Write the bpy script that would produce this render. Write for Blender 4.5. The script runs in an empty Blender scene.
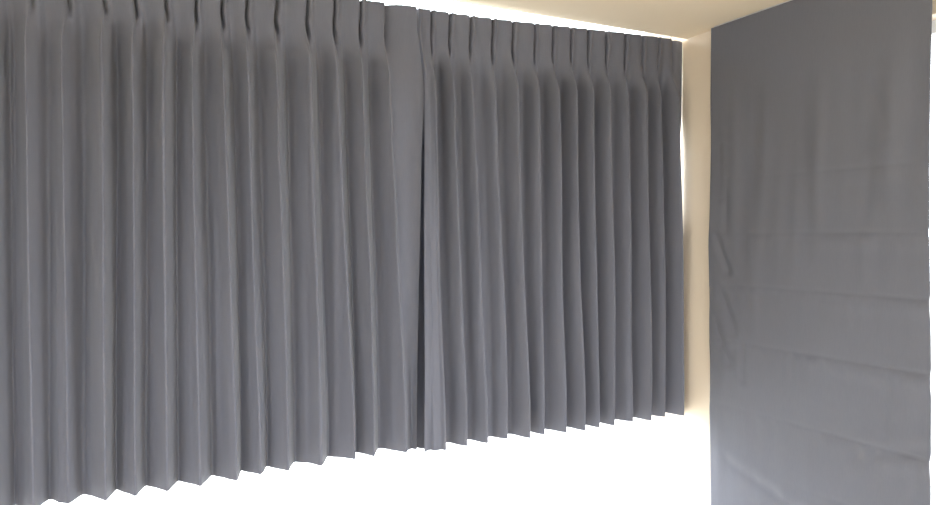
import bpy, bmesh, math, random
from mathutils import noise, Vector

random.seed(7)
S = bpy.context.scene
COL = S.collection
H = 2.5                      # ceiling height

# ------------------------------------------------------------------ helpers
def link(o, parent=None):
    COL.objects.link(o)
    if parent is not None:
        o.parent = parent
    return o

def mesh_obj(name, bm, mat, parent=None, smooth=False):
    me = bpy.data.meshes.new(name)
    bm.normal_update()
    bm.to_mesh(me)
    bm.free()
    me.materials.append(mat)
    if smooth:
        for p in me.polygons:
            p.use_smooth = True
    return link(bpy.data.objects.new(name, me), parent)

def add_box(bm, x0, x1, y0, y1, z0, z1):
    vs = [bm.verts.new((x, y, z)) for x in (x0, x1) for y in (y0, y1) for z in (z0, z1)]
    for f in ((0, 1, 3, 2), (4, 6, 7, 5), (0, 4, 5, 1), (2, 3, 7, 6), (0, 2, 6, 4), (1, 5, 7, 3)):
        bm.faces.new([vs[i] for i in f])

def box_obj(name, boxes, mat, parent=None):
    bm = bmesh.new()
    for b in boxes:
        add_box(bm, *b)
    bmesh.ops.recalc_face_normals(bm, faces=bm.faces)
    return mesh_obj(name, bm, mat, parent)

def empty(name, loc):
    o = bpy.data.objects.new(name, None)
    o.location = loc
    o.empty_display_size = 0.1
    return link(o)

def tag(o, label=None, cat=None, group=None, kind=None):
    for k, v in (('label', label), ('category', cat), ('group', group), ('kind', kind)):
        if v:
            o[k] = v
    return o

def smooth01(t):
    t = max(0.0, min(1.0, t))
    return t * t * (3 - 2 * t)

# ---------------------------------------------------------------- materials
def new_mat(name):
    m = bpy.data.materials.new(name)
    m.use_nodes = True
    nt = m.node_tree
    return m, nt, nt.nodes['Principled BSDF']

def paint(name, col, rough=0.8, bump=0.05, scale=180.0):
    m, nt, b = new_mat(name)
    b.inputs['Roughness'].default_value = rough
    tc = nt.nodes.new('ShaderNodeTexCoord')
    n = nt.nodes.new('ShaderNodeTexNoise')
    n.inputs['Scale'].default_value = scale
    n.inputs['Detail'].default_value = 4
    nt.links.new(tc.outputs['Object'], n.inputs['Vector'])
    bp = nt.nodes.new('ShaderNodeBump')
    bp.inputs['Strength'].default_value = bump
    bp.inputs['Distance'].default_value = 0.002
    nt.links.new(n.outputs['Fac'], bp.inputs['Height'])
    nt.links.new(bp.outputs['Normal'], b.inputs['Normal'])
    mix = nt.nodes.new('ShaderNodeMix')
    mix.data_type = 'RGBA'
    mix.inputs['A'].default_value = (*[c * 0.98 for c in col], 1)
    mix.inputs['B'].default_value = (*col, 1)
    nt.links.new(n.outputs['Fac'], mix.inputs['Factor'])
    nt.links.new(mix.outputs['Result'], b.inputs['Base Color'])
    return m

def fabric(name, col, vary=0.06, rough=0.85, sheen=0.15):
    """woven blackout cloth: fine weave bump plus slight thread-to-thread tone"""
    m, nt, b = new_mat(name)
    b.inputs['Roughness'].default_value = rough
    b.inputs['Sheen Weight'].default_value = sheen
    b.inputs['Specular IOR Level'].default_value = 0.25
    tc = nt.nodes.new('ShaderNodeTexCoord')
    mp = nt.nodes.new('ShaderNodeMapping')
    mp.inputs['Scale'].default_value = (260, 260, 30)
    nt.links.new(tc.outputs['Object'], mp.inputs['Vector'])
    n = nt.nodes.new('ShaderNodeTexNoise')
    n.inputs['Scale'].default_value = 1.0
    n.inputs['Detail'].default_value = 3
    nt.links.new(mp.outputs['Vector'], n.inputs['Vector'])
    mix = nt.nodes.new('ShaderNodeMix')
    mix.data_type = 'RGBA'
    mix.inputs['A'].default_value = (*[c * (1 - vary) for c in col], 1)
    mix.inputs['B'].default_value = (*[c * (1 + vary) for c in col], 1)
    nt.links.new(n.outputs['Fac'], mix.inputs['Factor'])
    nt.links.new(mix.outputs['Result'], b.inputs['Base Color'])
    bp = nt.nodes.new('ShaderNodeBump')
    bp.inputs['Strength'].default_value = 0.08
    bp.inputs['Distance'].default_value = 0.001
    nt.links.new(n.outputs['Fac'], bp.inputs['Height'])
    nt.links.new(bp.outputs['Normal'], b.inputs['Normal'])
    return m

def glass_mat():
    m, nt, b = new_mat('window_glass')
    out = nt.nodes['Material Output']
    nt.nodes.remove(b)
    tr = nt.nodes.new('ShaderNodeBsdfTransparent')
    tr.inputs['Color'].default_value = (0.96, 0.98, 0.97, 1)
    gl = nt.nodes.new('ShaderNodeBsdfGlossy')
    gl.inputs['Roughness'].default_value = 0.02
    fr = nt.nodes.new('ShaderNodeFresnel')
    fr.inputs['IOR'].default_value = 1.35
    mx = nt.nodes.new('ShaderNodeMixShader')
    ge = nt.nodes.new('ShaderNodeNewGeometry')          # reflect once, on the face the ray enters
    front = nt.nodes.new('ShaderNodeMath')
    front.operation = 'SUBTRACT'
    front.inputs[0].default_value = 1.0
    nt.links.new(ge.outputs['Backfacing'], front.inputs[1])
    mul = nt.nodes.new('ShaderNodeMath')
    mul.operation = 'MULTIPLY'
    nt.links.new(fr.outputs['Fac'], mul.inputs[0])
    nt.links.new(front.outputs[0], mul.inputs[1])
    nt.links.new(mul.outputs[0], mx.inputs['Fac'])
    nt.links.new(tr.outputs['BSDF'], mx.inputs[1])
    nt.links.new(gl.outputs['BSDF'], mx.inputs[2])
    nt.links.new(mx.outputs['Shader'], out.inputs['Surface'])
    return m

def wood_floor():
    m, nt, b = new_mat('oak_floor')
    b.inputs['Roughness'].default_value = 0.45
    tc = nt.nodes.new('ShaderNodeTexCoord')
    br = nt.nodes.new('ShaderNodeTexBrick')
    br.inputs['Scale'].default_value = 1.0
    br.inputs['Brick Width'].default_value = 1.2
    br.inputs['Row Height'].default_value = 0.14
    br.inputs['Mortar Size'].default_value = 0.002
    br.inputs['Color1'].default_value = (0.60, 0.53, 0.43, 1)
    br.inputs['Color2'].default_value = (0.55, 0.48, 0.38, 1)
    br.inputs['Mortar'].default_value = (0.12, 0.08, 0.05, 1)
    nt.links.new(tc.outputs['Object'], br.inputs['Vector'])
    nt.links.new(br.outputs['Color'], b.inputs['Base Color'])
    return m

WALL = paint('cream_wall_paint', (0.80, 0.69, 0.555))
CEIL = paint('cream_ceiling_paint', (0.88, 0.77, 0.61))
TRIM = paint('white_trim', (0.82, 0.81, 0.78), 0.5, 0.02)
PALE = paint('pale_terrace_concrete', (0.86, 0.85, 0.78), 0.9, 0.2, 40)
OFFW = paint('off_white_wall_paint', (0.74, 0.73, 0.71))
PAVE = paint('grey_paving', (0.36, 0.35, 0.31), 0.9, 0.2, 40)
ALU = paint('white_aluminium', (0.80, 0.80, 0.80), 0.35, 0.01)
PLASTIC = paint('white_plastic', (0.80, 0.80, 0.78), 0.4, 0.01)
CURT = fabric('charcoal_curtain_cloth', (0.134, 0.139, 0.170))
BLIND = fabric('charcoal_blind_cloth', (0.137, 0.142, 0.168))
SEAMC = fabric('charcoal_seam_cloth', (0.132, 0.137, 0.162))
GLASS = glass_mat()
FLOOR = wood_floor()

# ------------------------------------------------------------------ the room
X0, Y0 = -4.4, -5.0          # left wall, wall behind the viewer
T = 0.16
HP = 2.67                            # top of the curtain pocket in the ceiling
W1 = (-3.6, 0.0, 0.12, 2.66)         # x0, x1, z0, z1 window behind the curtains
W2 = (-2.90, -0.46, 0.10, 2.30)      # y0, y1, z0, z1 window behind the blind
W4 = (-3.5, -1.7, 0.50, 1.95)        # y0, y1, z0, z1 unseen window added in left wall to light the blind
W3 = (-4.0, -0.6, 0.15, 1.80)         # x0, x1, z0, z1 unseen window added behind the viewer to light the room

floor_o = box_obj('floor', [(X0 - T, T, Y0 - T, T, -0.12, 0.0)], FLOOR)
ceil_o = box_obj('ceiling', [(X0 - T, T, Y0 - T, -0.128, H, HP + 0.15), (X0 - T, T, -0.128, T, HP, HP + 0.15)], CEIL)
wall_back = box_obj('wall_back', [
    (X0 - T, W1[0], 0, T, 0, HP),
    (W1[0], T, 0, T, W1[3], HP),
    (W1[0], T, 0, T, 0, W1[2])], WALL)
wall_right = box_obj('wall_right', [
    (0, T, W2[1], T, 0, H), (0, T, -0.128, T, H, HP),
    (0, T, Y0, W2[0], 0, H),
    (0, T, W2[0], W2[1], W2[3], H),
    (0, T, W2[0], W2[1], 0, W2[2])], WALL)
wall_left = box_obj('wall_left', [
    (X0 - T, X0, W4[1], 0, 0, H), (X0 - T, X0, -0.128, 0, H, HP),
    (X0 - T, X0, Y0, W4[0], 0, H),
    (X0 - T, X0, W4[0], W4[1], W4[3], H),
    (X0 - T, X0, W4[0], W4[1], 0, W4[2])], OFFW)
wall_front = box_obj('wall_front', [
    (X0 - T, W3[0], Y0 - T, Y0, 0, H),
    (W3[1], T, Y0 - T, Y0, 0, H),
    (W3[0], W3[1], Y0 - T, Y0, W3[3], H),
    (W3[0], W3[1], Y0 - T, Y0, 0, W3[2])], OFFW)
terrace = box_obj('terrace_ground', [(-6, 3, T + 0.001, 3.4, -0.158, -0.14)], PALE)
garden = box_obj('garden_ground', [(-25, 25, -25, 25, -0.35, -0.16)], PAVE)
for o in (floor_o, ceil_o, wall_back, wall_right, wall_left, wall_front, terrace, garden):
    tag(o, kind='structure')
box_b = [
    ('baseboard_left', (X0, X0 + 0.015, Y0, 0, 0, 0.09)),
    ('baseboard_front', (X0, 0, Y0, Y0 + 0.015, 0, 0.09)),
    ('baseboard_right', (-0.015, 0, Y0 + 0.015, -0.001, 0, 0.09))]
for n, b in box_b:
    tag(box_obj(n, [b], TRIM), kind='structure')

def window_x(name, x0, x1, z0, z1, y, bars, out):
    """glazed window in a wall that runs along X; bars = mullion centres"""
    root = tag(empty(name, ((x0 + x1) / 2, y, z0)), kind='structure')
    root_inv = Vector(root.location)
    f, d = 0.045, 0.05
    parts = [(x0, x1, z0, z0 + f), (x0, x1, z1 - f, z1), (x0, x0 + f, z0, z1)]
    if out > 0:
        parts.append((x1 + 0.08, x1 + 0.13, z0, z1))      # set into the side wall
    else:
        parts.append((x1 - f, x1, z0, z1))
    parts += [(b - f / 2, b + f / 2, z0, z1) for b in bars]
    bm = bmesh.new()
    for a, b, c, e in parts:
        add_box(bm, a - root_inv.x, b - root_inv.x, -d / 2, d / 2, c - root_inv.z, e - root_inv.z)
    bmesh.ops.recalc_face_normals(bm, faces=bm.faces)
    mesh_obj('window_frame', bm, ALU, root)
    edges = [x0] + list(bars) + [x1]
    for a, b in zip(edges[:-1], edges[1:]):
        bm = bmesh.new()
        add_box(bm, a + 0.005 - root_inv.x, b - 0.005 - root_inv.x, -0.004, 0.0, z0 + 0.01 - root_inv.z, z1 - 0.01 - root_inv.z)
        bmesh.ops.recalc_face_normals(bm, faces=bm.faces)
        mesh_obj('pane', bm, GLASS, root)
    return root

def window_y(name, y0, y1, z0, z1, x, bars):
    root = tag(empty(name, (x, (y0 + y1) / 2, z0)), kind='structure')
    q = Vector(root.location)
    f, d = 0.045, 0.05
    parts = [(y0, y1, z0, z0 + f), (y0, y1, z1 - f, z1), (y0, y0 + f, z0, z1), (y1 - f, y1, z0, z1)]
    parts += [(b - f / 2, b + f / 2, z0, z1) for b in bars]
    bm = bmesh.new()
    for a, b, c, e in parts:
        add_box(bm, -d / 2, d / 2, a - q.y, b - q.y, c - q.z, e - q.z)
    bmesh.ops.recalc_face_normals(bm, faces=bm.faces)
    mesh_obj('window_frame', bm, ALU, root)
    edges = [y0] + list(bars) + [y1]
    for a, b in zip(edges[:-1], edges[1:]):
        bm = bmesh.new()
        add_box(bm, 0.0, 0.004, a + 0.005 - q.y, b - 0.005 - q.y, z0 + 0.01 - q.z, z1 - 0.01 - q.z)
        bmesh.ops.recalc_face_normals(bm, faces=bm.faces)
        mesh_obj('pane', bm, GLASS, root)
    return root

window_x('window_1', *W1, 0.10, [-2.86], 1)
window_y('window_2', *W2, 0.10, [-1.78])
window_y('fill_window_4', *W4, X0 - 0.10, [-2.6])
window_x('fill_window_3', *W3, Y0 - 0.10, [-2.87, -1.73], 0)

# --------------------------------------------------------- pinch-pleat curtains
# one pleat across, as (share of the pitch, depth) at heading and in the drape
TOPP = [(-.5, .02), (-.3, .16), (-.12, .20), (.0, .14), (.03, .0), (.045, -.55), (.06, -.95), (.085, -1.0),
        (.105, -.8), (.125, -.2), (.15, .22), (.20, .30), (.26, .24), (.30, .05), (.34, -.02), (.5, .02)]
LOWP = [(-.5, .167), (-.4, .30), (-.25, .54), (-.1, .80), (-.04, .93), (0, 1.0), (.025, .97), (.07, .84), (.2, .48), (.33, .10),
        (.38, .01), (.42, .02), (.5, .167)]
LOWR = [(-.5, .06), (-.42, .12), (-.36, .26), (-.28, .50), (-.2, .72), (-.1, .90), (-.04, .97), (0, 1.0), (.03, .95), (.06, .74), (.13, .30), (.2, .05),
        (.28, -.03), (.38, -.02), (.5, .06)]

def resample(pts, n, wd):
    """n+1 points at even arc length (depth weighted by wd)"""
    ln = [0.0]
    for a, b in zip(pts[:-1], pts[1:]):
        ln.append(ln[-1] + math.hypot(b[0] - a[0], (b[1] - a[1]) * wd))
    out = []
    for k in range(n + 1):
        s = ln[-1] * k / n
        j = 0
        while j < len(ln) - 2 and ln[j + 1] < s:
            j += 1
        u = (s - ln[j]) / (ln[j + 1] - ln[j])
        out.append((pts[j][0] + u * (pts[j + 1][0] - pts[j][0]), pts[j][1] + u * (pts[j + 1][1] - pts[j][1])))
    return out

def soften(p, it):
    p = list(p)
    for _ in range(it):
        q = p[:]
        for i in range(1, len(p) - 1):
            q[i] = ((p[i - 1][0] + 2 * p[i][0] + p[i + 1][0]) / 4, (p[i - 1][1] + 2 * p[i][1] + p[i + 1][1]) / 4)
        p = q
    return p

NP = 40
TOP = soften(resample(TOPP, NP, 0.34), 1)
LOW_L = soften(resample(LOWP, NP, 0.7), 1)
LOW_R = soften(resample(LOWR, NP, 0.7), 1)

def curtain(name, label, xt, xb, amps, z_top, z_hem, y_base, left_end, right_end, seed, LOW):
    """xt / xb: pleat positions at heading and ridge positions at the hem.
    left_end / right_end: functions (x, depth) of z for the free edges, or None"""
    root = empty(name, ((xt[0] + xt[-1]) / 2, y_base, 0.0))
    tag(root, label, 'curtain', 'pinch pleat curtains on the window wall')
    ox, oy = root.location.x, root.location.y
    n = len(xt)
    tack = 0.115
    zs = []
    rng = random.Random(seed)
    skew = [rng.uniform(-.08, .08) for _ in range(n)]
    fl = [rng.uniform(.85, 1.15) for _ in range(n)]

    def edge(arr, i):                       # boundary left of pleat i
        if i == 0:
            return arr[0] - (arr[1] - arr[0]) / 2
        if i == n:
            return arr[-1] + (arr[-1] - arr[-2]) / 2
        return (arr[i - 1] + arr[i]) / 2

    def pos(i, k, v):
        """pleat i, sample k, v metres below the heading top"""
        drop = (z_top(xt[i]) - z_hem(xb[i]))
        h = smooth01((v - tack * 0.75) / 0.22)            # heading -> drape
        g = v / drop
        px, pd = TOP[k]
        w0 = xt[i] - edge(xt, i) if px < 0 else edge(xt, i + 1) - xt[i]
        # the pinch is tightest at the tack and fans out a little above it
        fan = 1.0 + 0.9 * smooth01((tack - v) / tack)
        pxx = px
        if 0.0 < px < 0.3:
            pxx = px - 0.06 * math.exp(-((v - tack) / 0.03) ** 2)   # gathered at the tack
        x_top = xt[i] + 2 * pxx * w0 - 0.008
        d_top = pd * (0.030 + 0.006 * smooth01(v / tack))
        lx, ld = LOW[k]
        if left_end and ((i == 0 and lx > 0) or (i == 1 and lx < 0)):
            ld = max(ld, 0.93 - 0.10 * math.sin(math.pi * (lx if i == 0 else 1 + lx)))   # flat leading edge
        lx = lx + skew[i] * (1 - (2 * lx) ** 2) * 0.6
        gg = min(1.0, g * 1.1)
        xc = (xt[i] - (0.0 if left_end and i == 0 else 0.020)) * (1 - gg) + xb[i] * gg
        eL = edge(xt, i) + (edge(xb, i) - edge(xt, i)) * gg
        eR = edge(xt, i + 1) + (edge(xb, i + 1) - edge(xt, i + 1)) * gg
        wl = xc - eL if lx < 0 else eR - xc
        x_low = xc + 2 * lx * wl
        q = Vector((x_low * 9, seed * 3.1, v * 0.8))
        a = amps[i] * (0.92 + 0.10 * g) * (1 + 0.22 * noise.noise(Vector((i * 5.3, seed, v * 1.3))))
        d_low = ld * a - 0.03
        x_low += 0.005 * noise.noise(q) * min(1, v * 2)
        d_low += 0.007 * noise.noise(q + Vector((4.1, 7.7, 2.0))) * min(1, v * 2)
        # small soft secondary crease on broad faces
        d_low += 0.009 * noise.noise(Vector((x_low * 42, seed, v * 0.55))) * h
        x = x_top * (1 - h) + x_low * h
        d = d_top * (1 - h) + d_low * h
        return x, d

    rows = [0, .012, .03, .05, .07, .09, .105, .115, .125, .14, .16, .185, .215, .25, .29, .335, .385, .44, .5]
    while rows[-1] < 1.62:
        rows.append(rows[-1] + .065)
    rows += [rows[-1] + .04, rows[-1] + .08]
    itack = rows.index(.115)

    def build(name_, r0, r1, last):
        bm = bmesh.new()
        grid = []
        for r in range(r0, r1 + 1):
            line = []
            for i in range(n):
                ztop, zh = z_top(xt[i]), z_hem(xb[i])
                for k in range(NP + (1 if i == n - 1 else 0)):
                    v = rows[r]
                    if last:
                        f = (rows[r] - rows[r0]) / (rows[r1] - rows[r0])
                        # continuous along the width
                        v = None
                    # height at this sample, interpolated along x
                    xx = xt[i] + (TOP[k][0]) * 0.1
                    zt = z_top(xx)
                    if last:
                        zb_ = z_hem(xx)
                        vv = rows[r0] + (zt - zb_ - rows[r0]) * f
                    else:
                        vv = rows[r]
                    x, d = pos(i, k, vv)
                    z = zt - vv
                    y = -d
                    # free edges
                    if i == 0 and left_end and k < NP // 2:
                        tuck = -0.066 + 0.018 * smooth01((2.38 - z) / 0.2)
                        u = k / (NP / 2)              # tucked flat behind the other curtain
                        if u < 0.45:
                            ex, ey, t = -1.55 + 0.212 * u / 0.45, tuck - 0.024 * smooth01((2.3 - z) / 0.1) * (1 - u / 0.45) ** 2, 1.0
                        else:
                            q = (u - 0.45) / 0.55
                            x = -1.338 + (pos(i, NP // 2, vv)[0] + 1.338) * q ** 1.5
                            y = (tuck - oy) + (-pos(i, NP // 2, vv)[1] - (tuck - oy)) * min(1, q * 1.05)
                            ex, ey, t = x, y, 0.0
                        x, y = x * (1 - t) + ex * t, y * (1 - t) + (ey - oy) * t
                    if i == n - 1 and right_end and k > NP // 2:
                        t = smooth01((k - NP / 2) / (NP / 2))
                        ex, ey = right_end(z)
                        x, y = x * (1 - t) + ex * t, y * (1 - t) + (ey - oy) * t
                    if i == 0 and left_end and last:
                        z += f * (0.035 * smooth01((0.32 - u) / 0.2) - 0.026 * smooth01((u - 0.25) / 0.2) * smooth01((1 - u) / 0.2)) if k < NP // 2 else 0.0
                    x = min(x, -0.002)
                    line.append(bm.verts.new((x - ox, y, z)))
            grid.append(line)
        for a, b in zip(grid[:-1], grid[1:]):
            for j in range(len(a) - 1):
                bm.faces.new((a[j], b[j], b[j + 1], a[j + 1]))
        o = mesh_obj(name_, bm, CURT, root, smooth=True)
        so = o.modifiers.new('cloth_thickness', 'SOLIDIFY')
        so.thickness = 0.0014
        so.offset = 0
        so.use_rim = False
        return o

    build('heading', 0, itack, False)
    build('drape', itack, len(rows) - 1, True)
    return root

TL = [-3.53, -3.43, -3.33, -3.225, -3.12, -3.015, -2.91, -2.81, -2.707, -2.605, -2.504, -2.409, -2.316, -2.22, -2.134, -2.052, -1.95, -1.837, -1.735, -1.633, -1.532]
BL = [-3.54, -3.44, -3.345, -3.235, -3.13, -3.03, -2.925, -2.815, -2.718, -2.626, -2.522, -2.431, -2.34, -2.229, -2.111, -2.029, -1.931, -1.818, -1.685, -1.602, -1.475]
TR = [-1.393, -1.337, -1.257, -1.162, -1.059, -0.962, -0.852, -0.76, -0.665, -0.573, -0.473, -0.365, -0.265, -0.168, -0.082]
BR = [-1.395, -1.313, -1.202, -1.105, -1.01, -0.918, -0.833, -0.725, -0.64, -0.553, -0.47, -0.345, -0.262, -0.154, -0.061]

rg = random.Random(3)
AL = [rg.uniform(.070, .105) for _ in TL]
AR = [rg.uniform(.065, .105) for _ in TR]
AR[0] = 0.088

curtain('curtain', 'charcoal pinch pleat curtain at the left, ending at the dark centre gap',
        TL, BL, AL,
        lambda x: 2.452, lambda x: 0.694 + 0.016 * smooth01((x + 2.4) / 0.8), -0.125,
        None, lambda z: (-1.400 - 0.010 * smooth01((z - 2.30) / 0.08) - 0.012 * smooth01((2.15 - z) / 0.3) - 0.022 * smooth01((2.0 - z) / 1.2), -0.140 - 0.052 * smooth01((2.36 - z) / 0.3)), 1, LOW_L)
curtain('curtain', 'charcoal pinch pleat curtain at the right, between the centre gap and the room corner',
        TR, BR, AR,
        lambda x: 2.454 + 0.038 * smooth01((x + 1.3) / 1.3), lambda x: 0.694, -0.120,
        True,
        lambda z: (-0.002 - 0.018 * smooth01((2.16 - z) / 0.25) * smooth01((z - 1.5) / 0.25), -0.100), 2, LOW_R)

# curtain track on brackets from the lintel, behind the headings
tr = empty('curtain_track', (-1.8, -0.05, 2.425))
tag(tr, 'white curtain track hung in the ceiling recess behind the pleated headings', 'curtain track')
box_obj('rail', [(-1.8, 1.79, -0.005, 0.005, -0.010, 0.010)], ALU, tr)
for x in (-1.70, -1.06, 1.77):
    box_obj('bracket', [(x - 0.008, x + 0.008, -0.002, 0.002, 0.009, 0.2449)], ALU, tr)

# --------------------------------------------------------------- roman blind
YB0, YB1 = -1.310, -0.334     # right and left edge (towards the viewer / the corner)
ZB0, ZB1 = 0.14, 2.492
XB = -0.048
SEAMS = [1.800, 1.562, 1.335, 1.085, 0.795, 0.545, 0.30]
SEAM_W = {1.800: .35, 1.562: .6, 1.335: .9, 1.085: 1.3, 0.795: .9, 0.545: .4, 0.30: .5}

def blind_off(y, z):
    """displacement towards the room"""
    u = (y - YB1) / (YB0 - YB1)            # 0 at the corner side, 1 at the viewer side
    d = 0.0
    for zs in SEAMS:
        t = z - zs
        # cloth pulled in at the stitched line and bellying out just below
        d -= 0.0035 * math.exp(-(t / 0.006) ** 2) * (0.15 + 0.85 * u * u) * SEAM_W[zs]
        if t < 0:
            d += 0.0045 * math.exp(-((t + 0.035) / 0.03) ** 2) * (0.1 + 0.9 * smooth01((u - .35) / .5)) * SEAM_W[zs]
        # gathered ripples hanging from the seam
        if -0.24 < t < 0:
            amp = smooth01(-t / 0.035) * math.exp(t / 0.10)
            d += 0.008 * (0.0 if zs == 1.800 else SEAM_W[zs]) * amp * noise.noise(Vector((y * 26, zs * 31, t * 2)))
    d += (0.004 + 0.010 * math.exp(-((z - 1.85) / 0.3) ** 2)) * noise.noise(Vector((y * 14, 2.0, z * 1.8))) * smooth01((2.45 - z) / 0.4)
    d += 0.006 * noise.noise(Vector((y * 4, 9.0, z * 2.2))) * smooth01((2.45 - z) / 0.4)
    # long slack creases by the corner-side edge
    for (ya, za, yb, zb, w, a) in ((-.375, 1.545, -.445, 1.395, .013, -.008), (-.40, 1.32, -.485, 1.125, .016, -.007),
                                   (-.37, 1.16, -.45, 0.985, .014, -.007), (-.52, 1.10, -.535, 0.93, .014, -.006),
                                   (-.45, 0.545, -.90, 0.425, .018, -.008), (-1.31, 0.83, -1.06, 0.74, .018, -.006),
                                   (-1.06, 0.74, -1.00, 0.55, .030, -.006), (-.39, 1.95, -.40, 1.72, .014, -.005),
                                   (-.43, 1.80, -.43, 1.58, .016, -.005), (-1.10, 1.80, -1.08, 1.58, .020, -.005),
                                   (-1.12, 2.10, -1.16, 1.90, .020, -.005), (-1.16, 1.05, -1.17, 0.84, .02, -.005)):
        vx, vz = yb - ya, zb - za
        L2 = vx * vx + vz * vz
        s = max(0, min(1, ((y - ya) * vx + (z - za) * vz) / L2))
        qy, qz = ya + s * vx, za + s * vz
        dist = math.hypot(y - qy, z - qz)
        side = ((y - ya) * vz - (z - za) * vx)
        a *= 0.9
        w *= 1.25
        d += a * math.exp(-(dist / w) ** 2) * (0.5 + 0.5 * math.sin(math.pi * min(1, max(0, s)) )) 
        d -= 0.5 * a * math.exp(-((dist - 2 * w) / (1.4 * w)) ** 2) * (0.6 + 0.4 * math.tanh(side / 0.01))
    return d

blind = empty('roman_blind', (XB, (YB0 + YB1) / 2, 0))
tag(blind, 'flat charcoal roman blind with cross seams over the side window at the right', 'roman blind')
bq = blind.location
bm = bmesh.new()
NY, NZ = 120, 330
grid = []
for r in range(NZ + 1):
    z = ZB1 + (ZB0 - ZB1) * r / NZ
    taper = 0.016 * smooth01((1.4 - z) / 1.2)
    notch = -0.004 - 0.022 * smooth01((1.9 - z) / 1.5) + sum(0.004 * math.exp(-((z - zs) / 0.012) ** 2) for zs in SEAMS[1:])
    line = []
    for c in range(NY + 1):
        u = c / NY
        ya = YB1 - taper - 0.003 * noise.noise(Vector((1.0, 5.0, z * 5)))
        yb = YB0 + notch + 0.0015 * noise.noise(Vector((8.0, 5.0, z * 4)))
        y = ya + (yb - ya) * u
        x = -blind_off(y, z)
        line.append(bm.verts.new((x, y - bq.y, z)))
    grid.append(line)
for a, b in zip(grid[:-1], grid[1:]):
    for j in range(NY):
        bm.faces.new((a[j], a[j + 1], b[j + 1], b[j]))
fab = mesh_obj('fabric', bm, BLIND, blind, smooth=True)
so = fab.modifiers.new('cloth_thickness', 'SOLIDIFY')
so.thickness = 0.002
so.offset = 0
# stitched batten pockets on the back of the cloth, lips showing at the seams
for zs in SEAMS:
    bm = bmesh.new()
    pts = 60
    rows_ = []
    for k in range(pts + 1):
        y = YB1 - 0.012 + (YB0 + 0.012 - YB1 + 0.012) * k / pts
        x = -blind_off(y, zs)
        row = []
        for a in range(8):
            an = a * math.pi / 4
            row.append(bm.verts.new((x + 0.0075 + 0.005 * math.cos(an), y - bq.y, zs + 0.009 * math.sin(an))))
        rows_.append(row)
    for a, b in zip(rows_[:-1], rows_[1:]):
        for j in range(8):
            bm.faces.new((a[j], a[(j + 1) % 8], b[(j + 1) % 8], b[j]))
    bm.faces.new(rows_[0]); bm.faces.new(rows_[-1][::-1])
    bmesh.ops.recalc_face_normals(bm, faces=bm.faces)
    mesh_obj('batten_pocket', bm, SEAMC, blind, smooth=True)
box_obj('headrail', [(0.006, 0.0475, YB0 + 0.01 - bq.y, YB1 - 0.012 - bq.y, 2.455, 2.499)], ALU, blind)

# ------------------------------------------------------------------- daylight
w = bpy.data.worlds.new('overcast_sky')
S.world = w
w.use_nodes = True
bg = w.node_tree.nodes['Background']
bg.inputs['Color'].default_value = (0.90, 0.93, 1.03, 1)
bg.inputs['Strength'].default_value = 9.8

def portal(name, loc, rot, sx, sy):
    l = bpy.data.lights.new(name, 'AREA')
    l.shape = 'RECTANGLE'
    l.size, l.size_y = sx, sy
    l.cycles.is_portal = True
    o = bpy.data.objects.new(name, l)
    o.location, o.rotation_euler = loc, rot
    link(o)
R = math.radians
portal('window_portal', (X0 - T - 0.03, (W4[0] + W4[1]) / 2, (W4[2] + W4[3]) / 2), (R(90), 0, R(-90)), W4[1] - W4[0], W4[3] - W4[2])
portal('window_portal', ((W1[0] + W1[1]) / 2, T + 0.03, (W1[2] + W1[3]) / 2), (R(-90), 0, 0), W1[1] - W1[0] + 0.3, W1[3] - W1[2])
portal('window_portal', (T + 0.03, (W2[0] + W2[1]) / 2, (W2[2] + W2[3]) / 2), (R(90), 0, R(90)), W2[1] - W2[0], W2[3] - W2[2])
portal('window_portal', ((W3[0] + W3[1]) / 2, Y0 - T - 0.03, (W3[2] + W3[3]) / 2), (R(90), 0, 0), W3[1] - W3[0], W3[3] - W3[2])

# --------------------------------------------------------------------- camera
cam = bpy.data.cameras.new('camera')
cam.sensor_width = 36.0
cam.lens = 715 * 36.0 / 936
cam.clip_start = 0.05
co = bpy.data.objects.new('camera', cam)
co.location = (-2.494, -2.766, 1.55)
co.rotation_euler = (R(90 - 1.32), 0, R(-26.5))
link(co)
S.camera = co

S.view_settings.view_transform = 'Standard'
S.view_settings.look = 'None'
S.view_settings.gamma = 1.0
S.view_settings.use_curve_mapping = False
S.view_settings.exposure = 0.0
S.cycles.max_bounces = 10
S.cycles.diffuse_bounces = 8
S.cycles.transparent_max_bounces = 12
S.cycles.use_denoising = True
S.cycles.sample_clamp_indirect = 10
